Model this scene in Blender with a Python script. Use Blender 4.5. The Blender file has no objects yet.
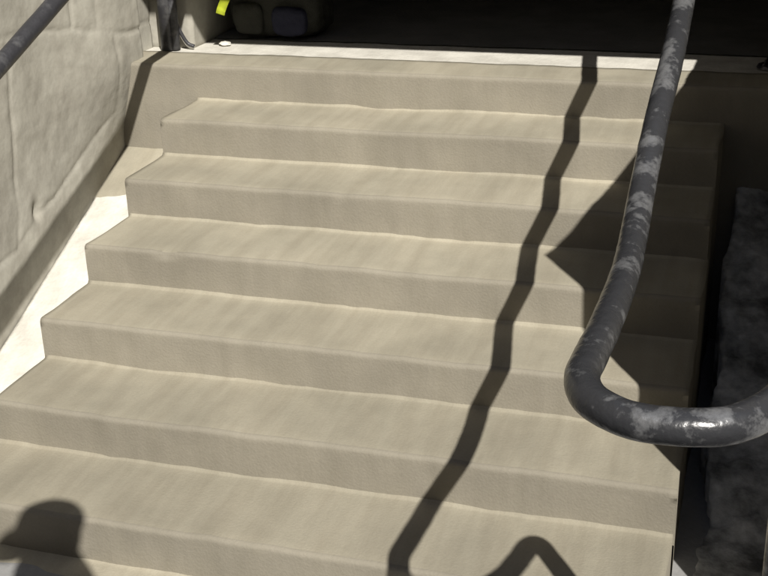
import bpy, bmesh, math, random
from mathutils import Vector, Matrix, noise
random.seed(4)
R = math.radians
scene = bpy.context.scene
COL = scene.collection

# ------------------------------------------------------------------ camera
cam_d = bpy.data.cameras.new('camera')
cam_d.sensor_width = 36.0
cam_d.lens = 1227.72 / 768 * 36.0
cam_d.clip_start = 0.05
cam_d.clip_end = 2000
cam = bpy.data.objects.new('camera', cam_d)
COL.objects.link(cam)
yaw, pitch, roll = 0.31062, 0.3918, -0.03014
fw = Vector((-math.sin(yaw)*math.cos(pitch), math.cos(yaw)*math.cos(pitch), -math.sin(pitch)))
rt = Vector((math.cos(yaw), math.sin(yaw), 0))
up = rt.cross(fw)
rt2 = rt*math.cos(roll) + up*math.sin(roll)
up2 = -rt*math.sin(roll) + up*math.cos(roll)
m = Matrix((rt2, up2, -fw)).transposed().to_4x4()
m.translation = Vector((2.67364, -5.39427, 1.25622))
cam.matrix_world = m
scene.camera = cam

# ------------------------------------------------------------------ light
SUN_AZ, SUN_EL = 33.0, 44.0         # sun stands towards (+sin az, -cos az)
world = bpy.data.worlds.new('World'); scene.world = world
world.use_nodes = True
wn = world.node_tree.nodes; wl = world.node_tree.links
bg = wn.get('Background') or wn.new('ShaderNodeBackground')
sky = wn.new('ShaderNodeTexSky'); sky.sky_type = 'NISHITA'; sky.sun_disc = False
sky.sun_elevation = R(SUN_EL); sky.sun_rotation = R(180 - SUN_AZ)
wl.new(sky.outputs['Color'], bg.inputs['Color'])
bg.inputs['Strength'].default_value = 0.05
sd = bpy.data.lights.new('sun', 'SUN'); sd.energy = 5.0; sd.angle = R(0.5); sd.color = (1.0, 0.955, 0.88)
so = bpy.data.objects.new('sun', sd); COL.objects.link(so)
sv = Vector((math.sin(R(SUN_AZ))*math.cos(R(SUN_EL)), -math.cos(R(SUN_AZ))*math.cos(R(SUN_EL)), math.sin(R(SUN_EL))))
so.rotation_euler = sv.to_track_quat('Z', 'Y').to_euler()
so.location = sv*20
vs = scene.view_settings
vs.view_transform = 'Standard'; vs.look = 'None'; vs.gamma = 1; vs.use_curve_mapping = False
vs.exposure = 0.35

# ------------------------------------------------------------------ helpers
T, RI, W = 0.38842, 0.17, 2.51509       # tread, riser, width
GZ = -7*RI                              # ground level
LW, RW = -0.42, 2.85                    # faces of the two side walls
NO = noise.noise

def fbm(x, y, z, s=1.0, o=3):
    v = 0; a = 1; f = s
    for i in range(o):
        v += a*NO(Vector((x*f+i*7.1, y*f+3.3*i, z*f))); a *= .5; f *= 2.1
    return v

def tag(o, label=None, cat=None, group=None, kind=None):
    if label: o['label'] = label
    if cat: o['category'] = cat
    if group: o['group'] = group
    if kind: o['kind'] = kind
    return o

def obj(name, bm, mat, parent=None, smooth=True):
    bmesh.ops.recalc_face_normals(bm, faces=bm.faces)
    me = bpy.data.meshes.new(name); bm.to_mesh(me); bm.free()
    me.materials.append(mat)
    for p in me.polygons: p.use_smooth = smooth
    o = bpy.data.objects.new(name, me); COL.objects.link(o)
    if parent: o.parent = parent
    return o

def thing(name, loc, label, cat, group=None):
    o = bpy.data.objects.new(name, None); COL.objects.link(o); o.location = loc
    o.empty_display_size = .1
    return tag(o, label, cat, group)

def put(o, root):
    """parent a mesh modelled in world coordinates under root"""
    o.parent = root
    o.data.transform(Matrix.Translation(-root.location))
    return o

def grid(bm, nu, nv, f, closed_u=False):
    vs_ = [[bm.verts.new(f(i, j)) for j in range(nv)] for i in range(nu)]
    for i in range(nu if closed_u else nu-1):
        for j in range(nv-1):
            a, b = i, (i+1) % nu
            bm.faces.new((vs_[a][j], vs_[b][j], vs_[b][j+1], vs_[a][j+1]))
    return vs_

def catmull(pts, n=8):
    P = [Vector(p) for p in pts]; P = [2*P[0]-P[1]] + P + [2*P[-1]-P[-2]]
    out = []
    for i in range(1, len(P)-2):
        for k in range(n):
            t = k/n
            out.append(0.5*((2*P[i]) + (-P[i-1]+P[i+1])*t + (2*P[i-1]-5*P[i]+4*P[i+1]-P[i+2])*t*t + (-P[i-1]+3*P[i]-3*P[i+1]+P[i+2])*t**3))
    out.append(P[-2]); return out

def tube(bm, path, rad, seg=24, wob=0.0, cap=True):
    n = len(path); rings = []
    tan = (path[1]-path[0]).normalized()
    nrm = tan.orthogonal().normalized()
    for i, c in enumerate(path):
        t2 = (path[min(i+1, n-1)] - path[max(i-1, 0)]).normalized()
        q = tan.rotation_difference(t2); nrm = q @ nrm; tan = t2
        nrm = (nrm - tan*nrm.dot(tan)).normalized(); b = tan.cross(nrm)
        r_ = rad(i/(n-1)) if callable(rad) else rad
        ring = []
        for k in range(seg):
            a = 2*math.pi*k/seg
            d = nrm*math.cos(a) + b*math.sin(a)
            w = wob*fbm(*(c+d*r_), s=22, o=2) if wob else 0
            ring.append(bm.verts.new(c + d*(r_+w)))
        rings.append(ring)
    for i in range(n-1):
        for k in range(seg):
            bm.faces.new((rings[i][k], rings[i][(k+1) % seg], rings[i+1][(k+1) % seg], rings[i+1][k]))
    if cap:
        bm.faces.new(rings[0][::-1]); bm.faces.new(rings[-1])

def box(bm, x0, x1, y0, y1, z0, z1, bev=0.0):
    r = bmesh.ops.create_cube(bm, size=1)
    for v in r['verts']:
        v.co = Vector((x0+(v.co.x+.5)*(x1-x0), y0+(v.co.y+.5)*(y1-y0), z0+(v.co.z+.5)*(z1-z0)))
    if bev:
        es = list({e for v in r['verts'] for e in v.link_edges})
        bmesh.ops.bevel(bm, geom=es, offset=bev, segments=3, affect='EDGES', profile=.5)

def ellipsoid(bm, c, s, u=20, v=14, rot=None):
    M = Matrix.Translation(Vector(c)) @ (rot or Matrix.Identity(4)) @ Matrix.Diagonal((*s, 1))
    bmesh.ops.create_uvsphere(bm, u_segments=u, v_segments=v, radius=1, matrix=M)

def mat(name, col, rough=.85, var=.1, scale=4.0, bump=.3, bscale=60, metal=0.0, tint=None, streak=None, spec=.3, dist=.004):
    """procedural material: large blotches, fine grain, bump"""
    m = bpy.data.materials.new(name); m.use_nodes = True
    nt = m.node_tree; N = nt.nodes; L = nt.links
    b = N['Principled BSDF']
    b.inputs['Roughness'].default_value = rough; b.inputs['Metallic'].default_value = metal
    b.inputs['Specular IOR Level'].default_value = spec
    tc = N.new('ShaderNodeTexCoord')
    n1 = N.new('ShaderNodeTexNoise'); n1.inputs['Scale'].default_value = scale; n1.inputs['Detail'].default_value = 6; n1.inputs['Roughness'].default_value = .6
    n2 = N.new('ShaderNodeTexNoise'); n2.inputs['Scale'].default_value = bscale; n2.inputs['Detail'].default_value = 5
    L.new(tc.outputs['Object'], n1.inputs['Vector']); L.new(tc.outputs['Object'], n2.inputs['Vector'])
    r = N.new('ShaderNodeValToRGB')
    lo = tuple(c*(1-var) for c in col); hi = tuple(min(1, c*(1+var)) for c in col)
    if tint: hi = tint
    r.color_ramp.elements[0].position = .35; r.color_ramp.elements[0].color = (*lo, 1)
    r.color_ramp.elements[1].position = .65; r.color_ramp.elements[1].color = (*hi, 1)
    L.new(n1.outputs['Fac'], r.inputs['Fac'])
    g = N.new('ShaderNodeMix'); g.data_type = 'RGBA'; g.blend_type = 'MULTIPLY'; g.inputs[0].default_value = min(1, var*2.2)
    g2 = N.new('ShaderNodeValToRGB'); g2.color_ramp.elements[0].position = .3; g2.color_ramp.elements[0].color = (.6, .6, .6, 1)
    g2.color_ramp.elements[1].position = .7; g2.color_ramp.elements[1].color = (1, 1, 1, 1)
    L.new(n2.outputs['Fac'], g2.inputs['Fac'])
    L.new(r.outputs['Color'], g.inputs[6]); L.new(g2.outputs['Color'], g.inputs[7])
    last = g.outputs[2]; h = n2.outputs['Fac']
    if streak:
        mp = N.new('ShaderNodeMapping'); mp.inputs['Rotation'].default_value = streak[0]; mp.inputs['Scale'].default_value = streak[1]
        L.new(tc.outputs['Object'], mp.inputs['Vector'])
        n3 = N.new('ShaderNodeTexNoise'); n3.inputs['Scale'].default_value = 1; n3.inputs['Detail'].default_value = 3
        L.new(mp.outputs['Vector'], n3.inputs['Vector'])
        r3 = N.new('ShaderNodeValToRGB'); r3.color_ramp.elements[0].position = .35; r3.color_ramp.elements[0].color = (*streak[2], 1)
        r3.color_ramp.elements[1].position = .62; r3.color_ramp.elements[1].color = (1, 1, 1, 1)
        L.new(n3.outputs['Fac'], r3.inputs['Fac'])
        g3 = N.new('ShaderNodeMix'); g3.data_type = 'RGBA'; g3.blend_type = 'MULTIPLY'; g3.inputs[0].default_value = 1
        L.new(last, g3.inputs[6]); L.new(r3.outputs['Color'], g3.inputs[7]); last = g3.outputs[2]
        ad = N.new('ShaderNodeMath'); ad.operation = 'MULTIPLY_ADD'; ad.inputs[1].default_value = 1.6
        L.new(n3.outputs['Fac'], ad.inputs[0]); L.new(n2.outputs['Fac'], ad.inputs[2]); h = ad.outputs[0]
    L.new(last, b.inputs['Base Color'])
    bp = N.new('ShaderNodeBump'); bp.inputs['Strength'].default_value = bump; bp.inputs['Distance'].default_value = dist
    L.new(h, bp.inputs['Height']); L.new(bp.outputs['Normal'], b.inputs['Normal'])
    return m

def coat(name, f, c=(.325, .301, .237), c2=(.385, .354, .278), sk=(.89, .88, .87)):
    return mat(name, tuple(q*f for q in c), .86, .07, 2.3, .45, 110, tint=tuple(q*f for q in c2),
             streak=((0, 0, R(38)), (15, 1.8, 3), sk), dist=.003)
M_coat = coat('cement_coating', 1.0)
M_coat_shade = {4: coat('cement_coating_shade_faint', .95), 5: coat('cement_coating_shade_mid', .86), 6: coat('cement_coating_shade_deep', .83)}  # lower treads: shade falling off downwards is painted into the coating colour
M_riser = {k: coat('cement_riser_%d' % k, 1.0*f, (.250, .229, .186), (.286, .262, .212), (.95, .95, .94)) for k, f in ((0, 1.0), (5, .93))}  # lowest risers get the same painted shade in their colour
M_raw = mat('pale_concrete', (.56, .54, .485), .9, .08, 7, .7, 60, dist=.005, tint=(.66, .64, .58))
M_stone = mat('limestone_wall', (.35, .332, .285), .92, .07, 5, .4, 55, dist=.003, tint=(.43, .415, .36))
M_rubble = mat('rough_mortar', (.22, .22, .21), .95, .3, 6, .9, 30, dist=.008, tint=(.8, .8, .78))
M_ground = mat('grey_concrete', (.25, .25, .25), .92, .12, 2, .5, 55)
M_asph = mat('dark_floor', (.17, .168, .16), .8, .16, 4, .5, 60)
M_roof = mat('render_paint', (.22, .21, .19), .9, .1, 2, .3, 40)
M_dark = mat('dark_door', (.05, .04, .035), .5, .15, 3, .2, 40)

def pipe_mat(name, c0, c1, thr=.5, rough=.34, metal=.75):
    m = bpy.data.materials.new(name); m.use_nodes = True
    nt = m.node_tree; N = nt.nodes; L = nt.links; b = N['Principled BSDF']
    tc = N.new('ShaderNodeTexCoord')
    n1 = N.new('ShaderNodeTexNoise'); n1.inputs['Scale'].default_value = 14; n1.inputs['Detail'].default_value = 8; n1.inputs['Roughness'].default_value = .65
    n2 = N.new('ShaderNodeTexNoise'); n2.inputs['Scale'].default_value = 26; n2.inputs['Detail'].default_value = 4
    for n in (n1, n2): L.new(tc.outputs['Object'], n.inputs['Vector'])
    n3 = N.new('ShaderNodeTexNoise'); n3.inputs['Scale'].default_value = 2.3; n3.inputs['Detail'].default_value = 2
    L.new(tc.outputs['Object'], n3.inputs['Vector'])
    sm = N.new('ShaderNodeMath'); sm.operation = 'MULTIPLY_ADD'; sm.inputs[1].default_value = 1.1
    L.new(n3.outputs['Fac'], sm.inputs[0]); L.new(n1.outputs['Fac'], sm.inputs[2])
    mk = N.new('ShaderNodeMapRange'); mk.inputs['From Min'].default_value = thr+.44; mk.inputs['From Max'].default_value = thr+.62
    L.new(sm.outputs[0], mk.inputs['Value'])
    r = N.new('ShaderNodeMix'); r.data_type = 'RGBA'; r.inputs[6].default_value = (*c0, 1); r.inputs[7].default_value = (*c1, 1)
    L.new(mk.outputs['Result'], r.inputs[0]); L.new(r.outputs[2], b.inputs['Base Color'])
    rr = N.new('ShaderNodeMapRange'); rr.inputs['To Min'].default_value = rough-.06; rr.inputs['To Max'].default_value = rough+.14
    L.new(n2.outputs['Fac'], rr.inputs['Value']); L.new(rr.outputs['Result'], b.inputs['Roughness'])
    mm = N.new('ShaderNodeMapRange'); mm.inputs['To Min'].default_value = .15; mm.inputs['To Max'].default_value = metal
    L.new(mk.outputs['Result'], mm.inputs['Value']); L.new(mm.outputs['Result'], b.inputs['Metallic'])
    bp = N.new('ShaderNodeBump'); bp.inputs['Strength'].default_value = .7; bp.inputs['Distance'].default_value = .006
    L.new(n2.outputs['Fac'], bp.inputs['Height']); L.new(bp.outputs['Normal'], b.inputs['Normal'])
    return m
M_pipe = pipe_mat('scuffed_steel', (.038, .039, .043), (.30, .305, .315), .62, .25, .65)
M_pipe2 = pipe_mat('dark_steel', (.045, .045, .05), (.13, .13, .135), .56, .4, .4)

# ------------------------------------------------------------------ ground, landing
bm = bmesh.new()
def gf(i, j):
    x = -100 + i*200/40; y = -100 + j*(97.3+100-0)/40
    return Vector((x, y, GZ))
vs4 = [bm.verts.new(v) for v in ((-150, -150, GZ), (150, -150, GZ), (150, 150, GZ), (-150, 150, GZ))]
bm.faces.new(vs4)
tag(obj('ground', bm, M_ground, smooth=False), kind='structure')

bm = bmesh.new(); box(bm, -.9, 12, -11.9, -4.15, GZ-.02, -.112, .02)
tag(obj('raised_pavement', bm, M_ground, smooth=False), kind='structure')
bm = bmesh.new(); box(bm, -.9, 3.3, .24, 4.0, -1.18, -.006)
tag(obj('landing', bm, M_raw, smooth=False), kind='structure')

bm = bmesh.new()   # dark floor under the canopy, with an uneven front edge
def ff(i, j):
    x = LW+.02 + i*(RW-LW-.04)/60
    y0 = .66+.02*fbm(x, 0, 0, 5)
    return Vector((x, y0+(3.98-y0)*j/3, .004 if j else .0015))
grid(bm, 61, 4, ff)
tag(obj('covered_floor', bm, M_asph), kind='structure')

# ------------------------------------------------------------------ staircase
stair = thing('concrete_staircase', (W/2, -2.7, GZ), 'wide concrete staircase freshly coated in smooth beige cement, between two stone walls', 'staircase')

def wob(x, y, z, k):
    a = .007*fbm(x*1.3, k*5.7, 1.0, 1.1, 2) + .0028*fbm(x, k*3.1, 4.0, 7, 3)
    return a

def step(k, x0, x1, yb, flare=0.0):
    """strip: sunk foot of riser > riser > rounded nosing > tread > cove at the back"""
    y0 = -k*T; z0 = -k*RI; prof = []
    bot = z0-RI if k < 7 else GZ
    if k == 0:
        for q in range(12): prof.append(('r', y0, GZ-.02+(-RI-.05-GZ+.02)*q/12))
    nb = len(prof)+5
    for s in (-.03, 0, .04, .08, .12): prof.append(('r', y0, bot+s))
    rn = .017
    prof.append(('r', y0, z0-rn-.01))
    for a in (0, 22, 45, 68, 90):
        prof.append(('n', y0+rn-rn*math.cos(R(a)), z0-rn+rn*math.sin(R(a))))
    if k == 0:
        n = 7
        for q in range(1, n+1): prof.append(('t', y0+rn+(yb-y0-rn)*q/n, z0))
        prof.append(('e', yb+.006, z0-.02))
    else:
        n = 9; rc = .014
        for q in range(1, n+1): prof.append(('t', y0+rn+(yb-rc-y0-rn)*q/n, z0))
        for a in (25, 50, 75): prof.append(('t', yb-rc+rc*math.sin(R(a)), z0+rc-rc*math.cos(R(a))))
        prof.append(('e', yb+.015, z0+rc+.002))
    nx = int((x1-x0)/.022)
    bm = bmesh.new()
    def f(i, j):
        kind, y, z = prof[j]; x = x0+(x1-x0)*i/nx
        w = wob(x, y, z, k); w2 = wob(x+40, y, z, k)
        dy = w*(1 if kind in 'rn' else .3)
        dz = w2*.8 if kind in 'nt' else 0
        dy += .0012*fbm(x, y, z, 14, 2); dz2 = .0014*fbm(x+9, y, z, 11, 2)
        if kind == 't': dz += dz2
        if kind == 'n':
            ch = max(0, fbm(x, k*9.3, 6, 5.5, 3)-.62)*.05
            dy += ch*.6; dz -= ch*.7
        if k == 0 and kind in 'te' and j >= len(prof)-4:
            dy += .02*fbm(x, 0, 3, 4, 3)*(j-(len(prof)-5))/4
        dx = 0
        e = .02*fbm(y, k*1.7, 3.0, 3.5, 2)
        if i == 0 and k: dx = e*.6
        if i == nx and k: dx = e*.4
        if kind == 'e' and k: dx += .012 if i == 0 else (-.012 if i == nx else 0)
        return Vector((x+dx, y+dy, z+dz))
    V = grid(bm, nx+1, len(prof), f)
    for i, sgn in ((0, 1), (nx, -1)):        # side faces down to below the ground
        low = [bm.verts.new(Vector((v.co.x+sgn*(.0 if j < len(prof)-1 else .012), v.co.y, GZ-.02))) for j, v in enumerate(V[i])]
        for j in range(nb, len(prof)-1):
            bm.faces.new((V[i][j], V[i][j+1], low[j+1], low[j]))
    o = obj('step', bm, M_coat_shade.get(k, M_coat))
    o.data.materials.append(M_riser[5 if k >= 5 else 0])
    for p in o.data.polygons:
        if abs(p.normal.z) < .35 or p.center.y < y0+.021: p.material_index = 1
    return o

s0 = step(0, LW-.03, RW+.03, .29)
s0.name = 'landing_edge'; put(s0, stair)
# coating spilled over the top of the left kerb
bm = bmesh.new()
def f(i, j):
    x = LW+.0+(-LW+.05)*i/50
    yb = -.36+.05*fbm(x, 1, 3, 5, 3)+.25*(x-LW)
    y = .01+(yb-.01)*j/14
    return Vector((x, y, .438*y-.44+.006*fbm(x, y, 2, 5, 4)+(.008 if j < 14 else -.004)))
grid(bm, 51, 15, f)
put(obj('overspill', bm, M_coat), stair)
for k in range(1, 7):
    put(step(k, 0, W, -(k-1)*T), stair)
# thin apron of coating where the last riser meets the ground
bm = bmesh.new()
def f(i, j):
    x = -.02+(W+.04)*i/110
    d = .11+.035*fbm(x, 0, 0, 4, 3)
    y = -6*T+.02-(d+.02)*j/6
    return Vector((x, y, GZ+(.022 if j == 0 else .005*(1-(j/6)**3)-(.004 if j == 6 else 0))))
grid(bm, 111, 7, f)
put(obj('apron', bm, M_coat), stair)

# ------------------------------------------------------------------ sloped kerbs in the two gaps
def slope_kerb(x0, x1, rough, mt, name, label):
    nx, ny = max(8, int((x1-x0)/.012)), 170
    bm = bmesh.new()
    def h(x, y):
        z = .438*y-.44
        z += rough*fbm(x, y, 2, 5, 4)
        if rough > .02:
            z += .022*(noise.voronoi(Vector((x*7, y*7, 1)))[0][1]-noise.voronoi(Vector((x*7, y*7, 1)))[0][0])-.02
        return max(z, GZ+.004+.3*rough*fbm(x, y, 2, 5, 3))
    def f(i, j):
        x = x0+(x1-x0)*i/nx; y = -1.9+(1.9-.002)*j/ny
        if rough > .02: x += (1-i/nx)*(.045*fbm(y, 3, 1, 4.5, 4)-.01)
        return Vector((x, y, h(x, y)))
    V = grid(bm, nx+1, ny+1, f)
    for i in (0, nx):
        low = [bm.verts.new(Vector((v.co.x, v.co.y, GZ-.02))) for v in V[i]]
        for j in range(ny): bm.faces.new((V[i][j], V[i][j+1], low[j+1], low[j]))
    low = [bm.verts.new(Vector((V[i][0].co.x, V[i][0].co.y, GZ-.02))) for i in range(nx+1)]
    for i in range(nx): bm.faces.new((V[i][0], V[i+1][0], low[i+1], low[i]))
    return tag(obj(name, bm, mt), label, 'kerb')
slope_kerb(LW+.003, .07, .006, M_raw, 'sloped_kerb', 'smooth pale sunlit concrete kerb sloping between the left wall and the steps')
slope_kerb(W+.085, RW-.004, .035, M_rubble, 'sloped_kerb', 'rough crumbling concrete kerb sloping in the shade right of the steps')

# ------------------------------------------------------------------ stone walls
def seg_d(px, py, a, b):
    ax, ay = a; bx, by = b; dx, dy = bx-ax, by-ay
    t = max(0, min(1, ((px-ax)*dx+(py-ay)*dy)/(dx*dx+dy*dy)))
    return math.hypot(px-ax-t*dx, py-ay-t*dy)

# left wall: face at x = LW, joints in (y, z)
JL = [((-.90, .30), (-.93, .0)), ((-.93, .0), (-.98, -.45)), ((-.98, -.45), (-1.02, -.62)), ((-1.02, -.62), (-1.8, -.74)),
      ((-2.6, .33), (-.9, .30)), ((-.9, .30), (-.45, .25)), ((-.45, .25), (-.1, .17)), ((-.1, .17), (.4, .12)),
      ((-.13, .17), (-.10, -.22)), ((-.10, -.22), (-1.0, -.60)), ((-1.9, .32), (-1.85, -.74)), ((-2.6, -.74), (-1.8, -.74)),
      ((-.42, .26), (-.40, .62)), ((-1.4, .32), (-1.42, .75)), ((-2.7, .76), (.4, .70)), ((-2.2, .75), (-2.2, 1.1)), ((-.9, .72), (-.92, 1.1)),
      ((-2.4, -.74), (-2.4, -1.2)), ((-1.5, -.72), (-1.5, -1.2)), ((-.25, .22), (-.22, .70))]
bm = bmesh.new()
NY, NZ = 300, 200
def wf(i, j):
    y = -2.9+(3.30)*i/NY; z = GZ-.02+(1.3-GZ+.02)*j/NZ
    jy = y+.02*fbm(y, z, 0, 4, 2); jz = z+.02*fbm(y, z, 5, 4, 2)
    d = min(seg_d(jy, jz, a, b) for a, b in JL)
    g = math.exp(-(d/.010)**2)*.007*(.7+.9*fbm(y, z, 1, 3, 2)) + math.exp(-(d/.035)**2)*.002
    pit = .028*math.exp(-(((y+.84)/.028)**2+((z+.50)/.045)**2))
    rough = .007*fbm(y, z, 3, 2.6, 4)+.0022*fbm(y, z, 8, 15, 4)
    sm = lambda a, b, t: (lambda u: u*u*(3-2*u))(max(0, min(1, (t-a)/(b-a))))
    bulge = .085*sm(-.42, .05, z)*sm(-.7, -.05, y)*(1-sm(.12, .26, y))
    return Vector((LW+rough-g-pit+bulge, y, z))
V = grid(bm, NY+1, NZ+1, wf)
# thickness: top, ends and back
for a_, b_ in (((0, 0), 'y'),):
    pass
back = lambda v: Vector((LW-.38, v.co.y, v.co.z))
topb = [bm.verts.new(back(V[i][NZ])) for i in range(NY+1)]
for i in range(NY): bm.faces.new((V[i][NZ], V[i+1][NZ], topb[i+1], topb[i]))
for i in (0, NY):
    cb = [bm.verts.new(back(V[i][j])) for j in range(NZ+1)]
    for j in range(NZ): bm.faces.new((V[i][j], V[i][j+1], cb[j+1], cb[j]))
bv = [bm.verts.new(Vector(c)) for c in ((LW-.38, -2.9, GZ-.02), (LW-.38, .4, GZ-.02), (LW-.38, .4, 1.3), (LW-.38, -2.9, 1.3))]
bm.faces.new(bv)
tag(obj('stone_wall', bm, M_stone), 'pale limestone block wall in full sun left of the steps, crossed by a rail shadow', 'wall')

# wall pier beside the landing, left, carrying the canopy
def rough_block(name, x0, x1, y0, y1, z0, z1, mt, amp=.006, res=.05):
    bm = bmesh.new(); bmesh.ops.create_cube(bm, size=1)
    nx, ny, nz = [max(1, min(60, int(abs(d)/res))) for d in (x1-x0, y1-y0, z1-z0)]
    bm.free(); bm = bmesh.new()
    def face(o, u, v, nu, nv):
        grid(bm, nu+1, nv+1, lambda i, j: Vector(o)+Vector(u)*(i/nu)+Vector(v)*(j/nv))
    dx, dy, dz = x1-x0, y1-y0, z1-z0
    face((x0, y0, z0), (dx, 0, 0), (0, 0, dz), nx, nz); face((x0, y1, z0), (dx, 0, 0), (0, 0, dz), nx, nz)
    face((x0, y0, z0), (0, dy, 0), (0, 0, dz), ny, nz); face((x1, y0, z0), (0, dy, 0), (0, 0, dz), ny, nz)
    face((x0, y0, z0), (dx, 0, 0), (0, dy, 0), nx, ny); face((x0, y0, z1), (dx, 0, 0), (0, dy, 0), nx, ny)
    bmesh.ops.remove_doubles(bm, verts=bm.verts, dist=1e-4)
    for v in bm.verts:
        c = v.co
        v.co = c + amp*Vector((fbm(c.x, c.y, c.z, 4, 3), fbm(c.x+9, c.y, c.z, 4, 3), fbm(c.x, c.y+9, c.z, 4, 3)))
    return obj(name, bm, mt)

building = thing('entrance_building', (1.2, 3, 0), 'deeply shaded covered entrance with a canopy at the top of the steps', 'building')
put(rough_block('pier', -.85, -.19, .41, 1.1, -.02, 2.3, M_stone, .006, .03), building)
put(rough_block('side_wall', -.85, -.25, 1.1, 4.0, -.02, 2.3, M_roof), building)
put(rough_block('back_wall', -.85, 3.9, 4.0, 4.2, -.02, 2.3, M_roof, .003, .3), building)
put(rough_block('pier', 2.95, 3.5, .3, .8, -.02, 2.3, M_stone, .006, .05), building)
put(rough_block('side_wall', 3.2, 3.5, .8, 4.0, -.02, 2.3, M_roof), building)
put(rough_block('canopy', -1.1, 4.1, -1.45, 4.4, 2.3, 2.55, M_roof, .002, .3), building)
bm = bmesh.new(); box(bm, .6, 1.5, 3.93, 3.995, .01, 2.05, .01)
door = put(obj('door', bm, M_dark, smooth=False), building)
bm = bmesh.new(); tube(bm, catmull([(1.38, 3.92, 1.0), (1.38, 3.87, 1.0), (1.30, 3.86, 1.0)], 4), .012, 10)
dh = obj('door_handle', bm, M_pipe); put(dh, building); dh.parent = door; 

# right wall: its broken top edge and end cast the big shade on the steps
prof = [(-2.33, GZ-.02), (-2.33, 1.19), (-2.15, 1.13), (-1.965, 1.085), (-1.7, 1.03), (-1.379, .97), (-.9, .93), (-.27, .885), (.35, .86), (.95, .86), (.95, GZ-.02)]
bm = bmesh.new()
NYR, NZR = 130, 80
def topz(y):
    P = prof[1:-1]
    for (a, za), (b, zb) in zip(P, P[1:]):
        if a <= y <= b: return za+(zb-za)*(y-a)/(b-a)
    return P[-1][1]
for xface, sg in ((RW, 1), (RW+.42, -1)):
    def f(i, j):
        y = -2.33+(2.62)*i/NYR; tz = topz(y)+.006*fbm(y, 0, 0, 6, 3); z = GZ-.02+(tz-GZ+.02)*j/NZR
        course = abs(((z+2.0) % .24)-.12); off = .28 if int((z+2.0)/.24) % 2 else 0
        vj = abs(((y+5+off+.03*fbm(y, z, 2, 1, 1)) % .56)-.28)
        g = .02*math.exp(-(((.12-course))/.012)**2)+.02*math.exp(-((.28-vj)/.012)**2)
        q = .014*fbm(y, z, 7, 4, 4) - g
        if i in (0, NYR) or j == NZR: q *= .2
        return Vector((xface+(-1)*sg*q*1.0, y, z))
    Vr = grid(bm, NYR+1, NZR+1, f)
    if sg == 1: VA = Vr
for i in range(NYR): bm.faces.new((VA[i][NZR], VA[i+1][NZR], Vr[i+1][NZR], Vr[i][NZR]))
for i in (0, NYR):
    for j in range(NZR): bm.faces.new((VA[i][j], VA[i][j+1], Vr[i][j+1], Vr[i][j]))
tag(obj('stone_wall', bm, M_stone), 'stone wall right of the steps, in shade, throwing the large dark shadow', 'wall')

# ------------------------------------------------------------------ handrails
def flange(c, axis, mt, root, r_=.075):
    bm = bmesh.new()
    q = Vector((0, 0, 1)).rotation_difference(Vector(axis)).to_matrix().to_4x4()
    bmesh.ops.create_cone(bm, segments=28, radius1=r_, radius2=r_*.93, depth=.012, cap_ends=True, matrix=Matrix.Translation(Vector(c)+Vector(axis)*.007) @ q)
    f = put(obj('flange', bm, mt, smooth=False), root)
    bm = bmesh.new()
    for a in range(4):
        bm = bmesh.new() if a else bm
        d = q @ Vector((math.cos(a*math.pi/2+.7), math.sin(a*math.pi/2+.7), 0))*r_*.74
        bmesh.ops.create_cone(bm, segments=6, radius1=.008, radius2=.007, depth=.012, cap_ends=True, matrix=Matrix.Translation(Vector(c)+d+Vector(axis)*.018) @ q)
        b = obj('bolt', bm, M_pipe2, smooth=False); put(b, root); b.parent = f
    return f

PR = .0335
rail = thing('handrail', (2.7, .42, 0), 'scuffed silver steel pipe handrail on the right, ending in a wide round loop', 'handrail')
path = catmull([(2.70, .42, .95), (2.68, .40, 1.10), (2.60, .30, 1.20), (2.48, .06, 1.14), (2.42, -.2, 1.035), (2.41, -.6, .905), (2.41, -1.0, .765), (2.41, -1.30, .665), (2.411, -1.50, .598), (2.413, -1.82, .510),
                (2.405, -2.0, .432), (2.40, -2.14, .372), (2.396, -2.36, .268), (2.402, -2.58, .222), (2.408, -2.80, .214), (2.405, -3.08, .218),
                (2.397, -3.26, .222), (2.398, -3.36, .226), (2.43, -3.44, .226), (2.505, -3.492, .226), (2.60, -3.497, .228), (2.675, -3.465, .228), (2.735, -3.385, .23), (2.768, -3.29, .235), (2.785, -3.20, .232), (2.79, -3.14, .19), (2.79, -3.125, .11), (2.79, -3.12, -.1), (2.79, -3.12, -.6), (2.79, -3.12, GZ)], 10)
bm = bmesh.new(); tube(bm, path, PR, 28, .0011)
put(obj('rail_pipe', bm, M_pipe), rail)
bm = bmesh.new(); tube(bm, [Vector((2.70, .42, z)) for z in (0, .3, .6, .94)], PR*1.02, 24, .0006)
put(obj('post', bm, M_pipe), rail)
flange((2.70, .42, .0), (0, 0, 1), M_pipe, rail)
flange((2.79, -3.12, GZ), (0, 0, 1), M_pipe, rail)
def bead(c, axis, r_, root, mt):
    bm = bmesh.new(); q = Vector((0, 0, 1)).rotation_difference(Vector(axis).normalized())
    pts = [Vector(c)+Vector(axis).normalized()*s for s in (-.012, -.007, 0, .007, .012)]
    tube(bm, pts, lambda t: r_*(1+.0)+.004*math.sin(math.pi*t), 24, .0008)
    put(obj('weld', bm, mt), root)

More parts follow.
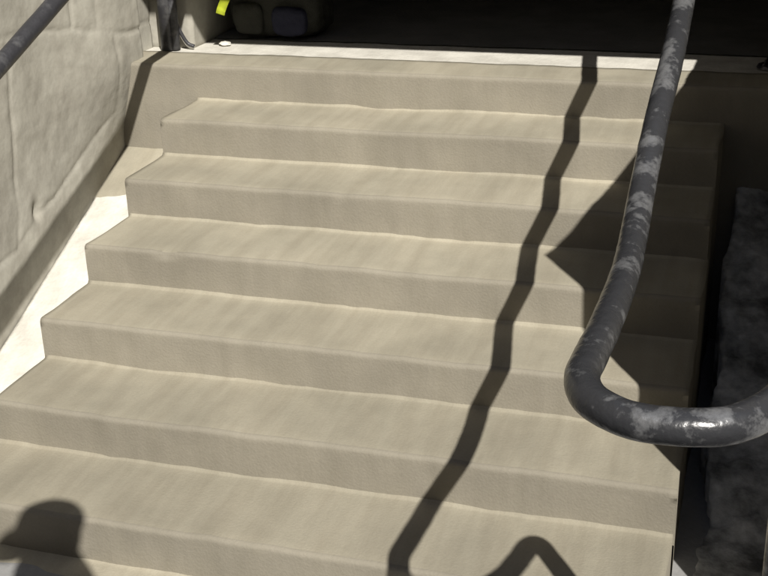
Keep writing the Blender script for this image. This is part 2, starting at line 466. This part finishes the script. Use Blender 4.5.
def lz(y): return .76+.374*(y+.95)
rail2 = thing('handrail', (-.30, .335, 0), 'dark steel pipe handrail on the left, running down along the stone wall', 'handrail')
path = catmull([(-.30, .335, .9), (-.29, .33, 1.10), (-.20, .25, 1.18), (.02, .02, 1.12), (.16, -.14, 1.07), (.22, -.4, lz(-.4)), (.22, -.95, lz(-.95)), (.22, -1.6, lz(-1.6)), (.22, -2.25, lz(-2.25)),
                (.22, -2.8, lz(-2.8)), (.22, -3.05, lz(-3.05)-.01), (.22, -3.2, -.12), (.22, -3.25, -.25), (.22, -3.25, -.6), (.22, -3.25, GZ)], 9)
bm = bmesh.new(); tube(bm, path, .031, 24, .0009)
put(obj('rail_pipe', bm, M_pipe2), rail2)
bm = bmesh.new(); tube(bm, [Vector((-.30, .335, z)) for z in (0, .3, .6, .9)], .036, 20, .0006)
put(obj('post', bm, M_pipe2), rail2)
bm = bmesh.new(); tube(bm, [Vector(c) for c in ((-.262, .345, .0), (-.262, .345, .13), (-.262, .345, 1.0))], .026, 16, .0006)
put(obj('post', bm, M_pipe2), rail2)
bm = bmesh.new(); tube(bm, catmull([(-.255, .35, .16), (-.235, .36, .09), (-.205, .37, .03), (-.17, .375, .012)], 5), .010, 12)
put(obj('brace', bm, M_pipe2), rail2)
flange((.22, -3.25, GZ), (0, 0, 1), M_pipe2, rail2)

# ------------------------------------------------------------------ added unseen buildings that block sky light round the stairs
def sky_blocker_house(loc, x0, x1, y0, y1, z1, face, label):
    root = thing('sky_blocker_house', loc, label, 'building')
    put(rough_block('wall', x0, x1, y0, y1, GZ-.02, z1, M_sky_blocker, .003, .5), root)  # added unseen wall that blocks sky light
    bm = bmesh.new(); box(bm, x0-.15, x1+.15, y0-.15, y1+.15, z1+.003, z1+.22, .02)
    put(obj('roof_edge', bm, M_roof, smooth=False), root)
    along_x = face in ('+y', '-y')
    a0, a1 = (x0, x1) if along_x else (y0, y1)
    n = int((a1-a0)/2.6)
    for fl in range(int((z1-GZ)/3)):
        for q in range(n):
            c = a0+(q+.5)*(a1-a0)/n; zb = GZ+1.0+fl*3
            for nm, g, d0, d1, mt in (('window_frame', 0, .0, .06, M_raw), ('window_pane', .06, .062, .07, M_dark)):
                bm = bmesh.new()
                lo, hi, za, zb2 = c-.55+g, c+.55-g, zb+g, zb+1.5-g
                if face == '+y': box(bm, lo, hi, y1+d0-.02, y1+d1, za, zb2)
                elif face == '-x': box(bm, x0-d1, x0-d0+.02, lo, hi, za, zb2)
                elif face == '+x': box(bm, x1+d0-.02, x1+d1, lo, hi, za, zb2)
                o = obj(nm, bm, mt, smooth=False); put(o, root)
                if nm == 'window_frame': fr = o
                else: o.parent = fr
M_sky_blocker = mat('sky_blocker_brick', (.09, .07, .06), .9, .1, 1, .3, 30)
sky_blocker_house((-3.5, -3, GZ), -6.5, -.95, -12, 5.5, 9.0, '+x', 'added unseen house wall blocking sky light left of the stone wall and stairs')
sky_blocker_house((0, -13, GZ), -.5, 14, -18, -12, 8.5, '+y', 'added unseen house behind the photographer, blocking sky light')
sky_blocker_house((13, -5, GZ), 12, 16, -11.5, 6, 8.0, '-x', 'added unseen house on the right, blocking sky light')
bm = bmesh.new(); box(bm, 3.62, 9, -.2, 5.5, GZ-.02, 5.5, .02)  # unseen annex, added to keep sky light off the shaded steps
o = thing('sky_blocker_annex', (6, 2, GZ), 'added unseen annex blocking sky light right of the stairs behind the shaded wall', 'building')
put(obj('wall', bm, M_sky_blocker, smooth=False), o)  # added unseen wall that blocks sky light
bm = bmesh.new(); box(bm, 3.5, 9.1, -.32, 5.6, 5.503, 5.7, .02); put(obj('roof_edge', bm, M_roof, smooth=False), o)

# ------------------------------------------------------------------ mortar lump on the landing
bm = bmesh.new()
bmesh.ops.create_icosphere(bm, subdivisions=4, radius=1)
for v in bm.verts:
    c = v.co; v.co = Vector((c.x*.032, c.y*.025, max(c.z, -.2)*.014)) * (1+.35*fbm(c.x, c.y, c.z, 1.3, 3))
o = obj('mortar_lump', bm, M_raw); o.location = (-.05, .50, .004)
tag(o, 'small pale lump of dried mortar on the landing before the dark bag', 'mortar')

# ------------------------------------------------------------------ tool bag
M_bag = mat('dark_canvas', (.028, .028, .022), .85, .2, 8, .6, 160)
M_navy = mat('navy_canvas', (.014, .015, .03), .8, .2, 8, .5, 160)
M_hiv = mat('yellow_webbing', (.62, .72, .05), .7, .05, 8, .4, 200)
M_tan = mat('tan_leather', (.16, .11, .10), .7, .2, 8, .3, 100)
bag = thing('tool_bag', (.16, .80, .004), 'dark tool bag with a bright yellow-green strap at the shaded landing edge', 'bag')
def soft_box(name, x0, x1, y0, y1, z0, z1, mt, p=4.0, amp=.012):
    bm = bmesh.new(); bmesh.ops.create_icosphere(bm, subdivisions=5, radius=1)
    cx, cy, cz = (x0+x1)/2, (y0+y1)/2, (z0+z1)/2
    for v in bm.verts:
        c = v.co; n = (abs(c.x)**p+abs(c.y)**p+abs(c.z)**p)**(1/p); c = c/n
        q = Vector((cx+c.x*(x1-x0)/2, cy+c.y*(y1-y0)/2, cz+c.z*(z1-z0)/2))
        v.co = q + c*amp*(fbm(*q, s=7, o=3)+.6*fbm(*q, s=19, o=3))
    return obj(name, bm, mt)
put(soft_box('body', -.10, .42, .63, .97, .006, .33, M_bag), bag)
put(soft_box('pocket', -.05, .12, .60, .68, .03, .20, M_bag, 4, .006), bag)
put(soft_box('pocket', .17, .36, .60, .68, .03, .18, M_navy, 4, .006), bag)
put(soft_box('flap', -.11, .43, .66, .94, .31, .36, M_navy, 3, .01), bag)
def ribbon(path, w, th, mt, name):
    bm = bmesh.new(); rings = []
    for i, c in enumerate(path):
        t = (path[min(i+1, len(path)-1)]-path[max(i-1, 0)]).normalized()
        s = Vector((1, .15, 0)); s = (s-t*s.dot(t)).normalized(); n = t.cross(s)
        rings.append([bm.verts.new(c+s*a*w/2+n*b*th/2) for a, b in ((-1, -1), (1, -1), (1, 1), (-1, 1))])
    for i in range(len(path)-1):
        for k in range(4): bm.faces.new((rings[i][k], rings[i][(k+1) % 4], rings[i+1][(k+1) % 4], rings[i+1][k]))
    bm.faces.new(rings[0]); bm.faces.new(rings[-1][::-1])
    return obj(name, bm, mt)
put(ribbon(catmull([(.10, .72, .355), (.09, .60, .37), (.07, .44, .34), (.045, .345, .27), (.015, .345, .215), (.0, .355, .185)], 8), .045, .004, M_hiv, 'strap'), bag)
put(ribbon(catmull([(.02, .80, .355), (.06, .80, .44), (.16, .80, .46), (.26, .80, .44), (.30, .80, .355)], 8), .035, .005, M_bag, 'handle'), bag)

# ------------------------------------------------------------------ person beside the camera: only the shadow of the head reaches the picture
M_skin = mat('skin', (.45, .28, .20), .6, .08, 8, .2, 120)
M_shirt = mat('grey_shirt', (.20, .22, .25), .9, .1, 8, .5, 200)
M_jeans = mat('blue_trousers', (.06, .08, .14), .9, .15, 10, .5, 200)
M_cap = mat('dark_cap', (.05, .05, .06), .8, .1, 9, .4, 200)
M_hair = mat('brown_hair', (.06, .04, .03), .8, .2, 20, .6, 120)
M_boot = mat('brown_boots', (.12, .08, .05), .6, .2, 10, .4, 80)
HX, HY, HZ = 2.03, -4.76, 1.66        # head centre
person = thing('person', (HX, HY, HZ-1.60), 'person in grey shirt, dark cap and blue trousers standing beside the photographer', 'person')
person.rotation_euler = (0, 0, R(43))

def skin_mesh(name, verts, edges, rad, mt, root_i=0, sub=2):
    me = bpy.data.meshes.new(name); me.from_pydata(verts, edges, []); me.materials.append(mt)
    o = bpy.data.objects.new(name, me); COL.objects.link(o)
    md = o.modifiers.new('skin', 'SKIN'); md.use_smooth_shade = True
    sk = me.skin_vertices[0].data if me.skin_vertices else None
    if sk is None:
        bpy.context.view_layer.update()
    for i, r_ in enumerate(rad):
        d = me.skin_vertices[0].data[i]
        d.radius = r_ if isinstance(r_, tuple) else (r_, r_); d.use_root = (i == root_i)
    o.modifiers.new('sub', 'SUBSURF').levels = sub; o.modifiers['sub'].render_levels = sub
    o.parent = person
    return o
H = 1.60     # head centre above ground ~1.59
# local frame: person faces -x (towards the left wall); width runs along y
v = [(0, 0, .93), (0, 0, 1.10), (0.01, 0, 1.28), (0.01, 0, 1.40), (0, 0, 1.475), (-.01, 0, 1.53),
     (0, .09, .90), (-.02, .10, .50), (0.01, .10, .09), (-.13, .105, .04),
     (0, -.09, .90), (.0, -.10, .50), (.03, -.10, .09), (-.11, -.105, .04),
     (0.01, .17, 1.40), (.02, .215, 1.13), (-.05, .21, .90), (-.075, .205, .83),
     (0.01, -.17, 1.40), (.02, -.215, 1.13), (-.05, -.21, .90), (-.075, -.205, .83)]
e = [(0, 1), (1, 2), (2, 3), (3, 4), (4, 5), (0, 6), (6, 7), (7, 8), (8, 9), (0, 10), (10, 11), (11, 12), (12, 13), (3, 14), (14, 15), (15, 16), (16, 17), (3, 18), (18, 19), (19, 20), (20, 21)]
rd = [(.13, .10), (.125, .095), (.14, .10), (.10, .085), (.055, .055), (.055, .055), .085, .055, .038, .03, .085, .055, .038, .03, .05, .038, .026, .026, .05, .038, .026, .026]
body = skin_mesh('body', v, e, rd, M_skin, 0, 2)
vs2 = [(0, 0, .95), (0, 0, 1.10), (0.01, 0, 1.28), (0.01, 0, 1.40), (0.0, 0, 1.455), (0.01, .175, 1.395), (.018, .213, 1.20), (0.01, -.175, 1.395), (.018, -.213, 1.20)]
skin_mesh('shirt', vs2, [(0, 1), (1, 2), (2, 3), (3, 4), (3, 5), (5, 6), (3, 7), (7, 8)], [(.165, .14), (.155, .13), (.175, .135), (.14, .12), .075, .072, .06, .072, .06], M_shirt, 0, 2)
vt = [(0, 0, .96), (0, 0, .90), (0, .09, .84), (-.02, .10, .50), (.01, .10, .10), (0, -.09, .84), (0, -.10, .50), (.03, -.10, .10)]
skin_mesh('trousers', vt, [(0, 1), (1, 2), (2, 3), (3, 4), (1, 5), (5, 6), (6, 7)], [(.15, .115), (.15, .115), .10, .07, .058, .10, .07, .058], M_jeans, 1, 2)
for sx, sy in ((-.06, .105), (-.04, -.105)):
    bm = bmesh.new(); bmesh.ops.create_icosphere(bm, subdivisions=4, radius=1)
    for q in bm.verts:
        c = q.co
        q.co = Vector((sx+c.x*.14, sy+c.y*(.048+.008*(-c.x)), max(.0, .045+c.z*.05+(.03*max(0, c.x)))))
    obj('boot', bm, M_boot, person)
# head
bm = bmesh.new(); bmesh.ops.create_icosphere(bm, subdivisions=5, radius=1)
for q in bm.verts:
    c = q.co.copy()
    x, y, z = c.x*.098, c.y*.077, c.z*.12
    if z < 0: y *= 1-.30*(-c.z)**1.5; x *= 1-.12*(-c.z)
    if c.x < 0:
        x -= .022*math.exp(-((c.y/.16)**2+((c.z+.12)/.17)**2))*1.0                      # nose
        for s in (-1, 1): x += .010*math.exp(-(((c.y-s*.40)/.16)**2+((c.z-.05)/.12)**2))  # eye sockets
        x += .004*math.exp(-((c.y/.3)**2+((c.z+.42)/.04)**2)); x -= .006*math.exp(-((c.y/.3)**2+((c.z+.80)/.15)**2))
        x -= .004*math.exp(-((c.y/.22)**2+((c.z+.36)/.05)**2)); x -= .004*math.exp(-((c.y/.2)**2+((c.z+.5)/.05)**2))
    q.co = Vector((x, y, z+H))
head = obj('head', bm, M_skin, person)
for s in (-1, 1):
    bm = bmesh.new(); ellipsoid(bm, (.01, s*.078, H-.01), (.022, .009, .033), 14, 10); ear = obj('ear', bm, M_skin); ear.parent = head
    bm = bmesh.new(); ellipsoid(bm, (-.083, s*.031, H+.006), (.012, .014, .011), 14, 10); ey = obj('eye', bm, mat('eye_white', (.6, .6, .58), .2, .02)); ey.parent = head
bm = bmesh.new(); bmesh.ops.create_icosphere(bm, subdivisions=4, radius=1)
for q in bm.verts:
    c = q.co; z = max(c.z, -.35 if c.x > -.1 else .12)
    q.co = Vector((c.x*.107+.004, c.y*.085, z*.127+H+.002))
obj('hair', bm, M_hair, person)
bm = bmesh.new(); bmesh.ops.create_icosphere(bm, subdivisions=4, radius=1)
for q in bm.verts:
    c = q.co; q.co = Vector((c.x*.128+.002, c.y*.105, max(c.z, .0)*.115+H+.042))
cap = obj('cap', bm, M_cap, person)
bm = bmesh.new(); ellipsoid(bm, (-.13, 0, H+.045), (.085, .082, .006), 24, 10, Matrix.Rotation(R(-8), 4, 'Y')); br = obj('brim', bm, M_cap); br.parent = cap
# hands: palm, four bent fingers and a thumb, joined into one mesh each
def hand(c, d, side, curl):
    c = Vector(c); d = Vector(d).normalized(); w = Vector((0, 1, 0)); w = (w-d*w.dot(d)).normalized(); n = d.cross(w)
    bm = bmesh.new()
    tube(bm, [c-d*.02, c+d*.02, c+d*.055, c+d*.085], lambda t: .026+.014*math.sin(math.pi*min(1, t+.15)), 16)
    for vv in bm.verts:
        q = vv.co-c; vv.co = c+d*q.dot(d)+w*q.dot(w)*1.1+n*q.dot(n)*.45
    for k, L_ in enumerate((.070, .078, .073, .058)):
        b = c+d*.078+w*(k-1.5)*.019*side
        p1 = b+d*L_*.42-n*side*L_*.10*curl; p2 = p1+d*L_*.28-n*side*L_*.22*curl; p3 = p2+d*L_*.12-n*side*L_*.26*curl
        tube(bm, catmull([b-d*.01, p1, p2, p3], 4), lambda t: .0092-.0025*t, 10)
    b = c+d*.02-w*side*.034
    tube(bm, catmull([b, b+d*.022-w*side*.022, b+d*.05-w*side*.026-n*side*.012], 4), lambda t: .0115-.003*t, 10)
    obj('hand', bm, M_skin, person)
hand((-.08, .204, .81), (-.1, 0, -1), 1, .8)
hand((-.08, -.204, .81), (-.1, 0, -1), -1, .8)
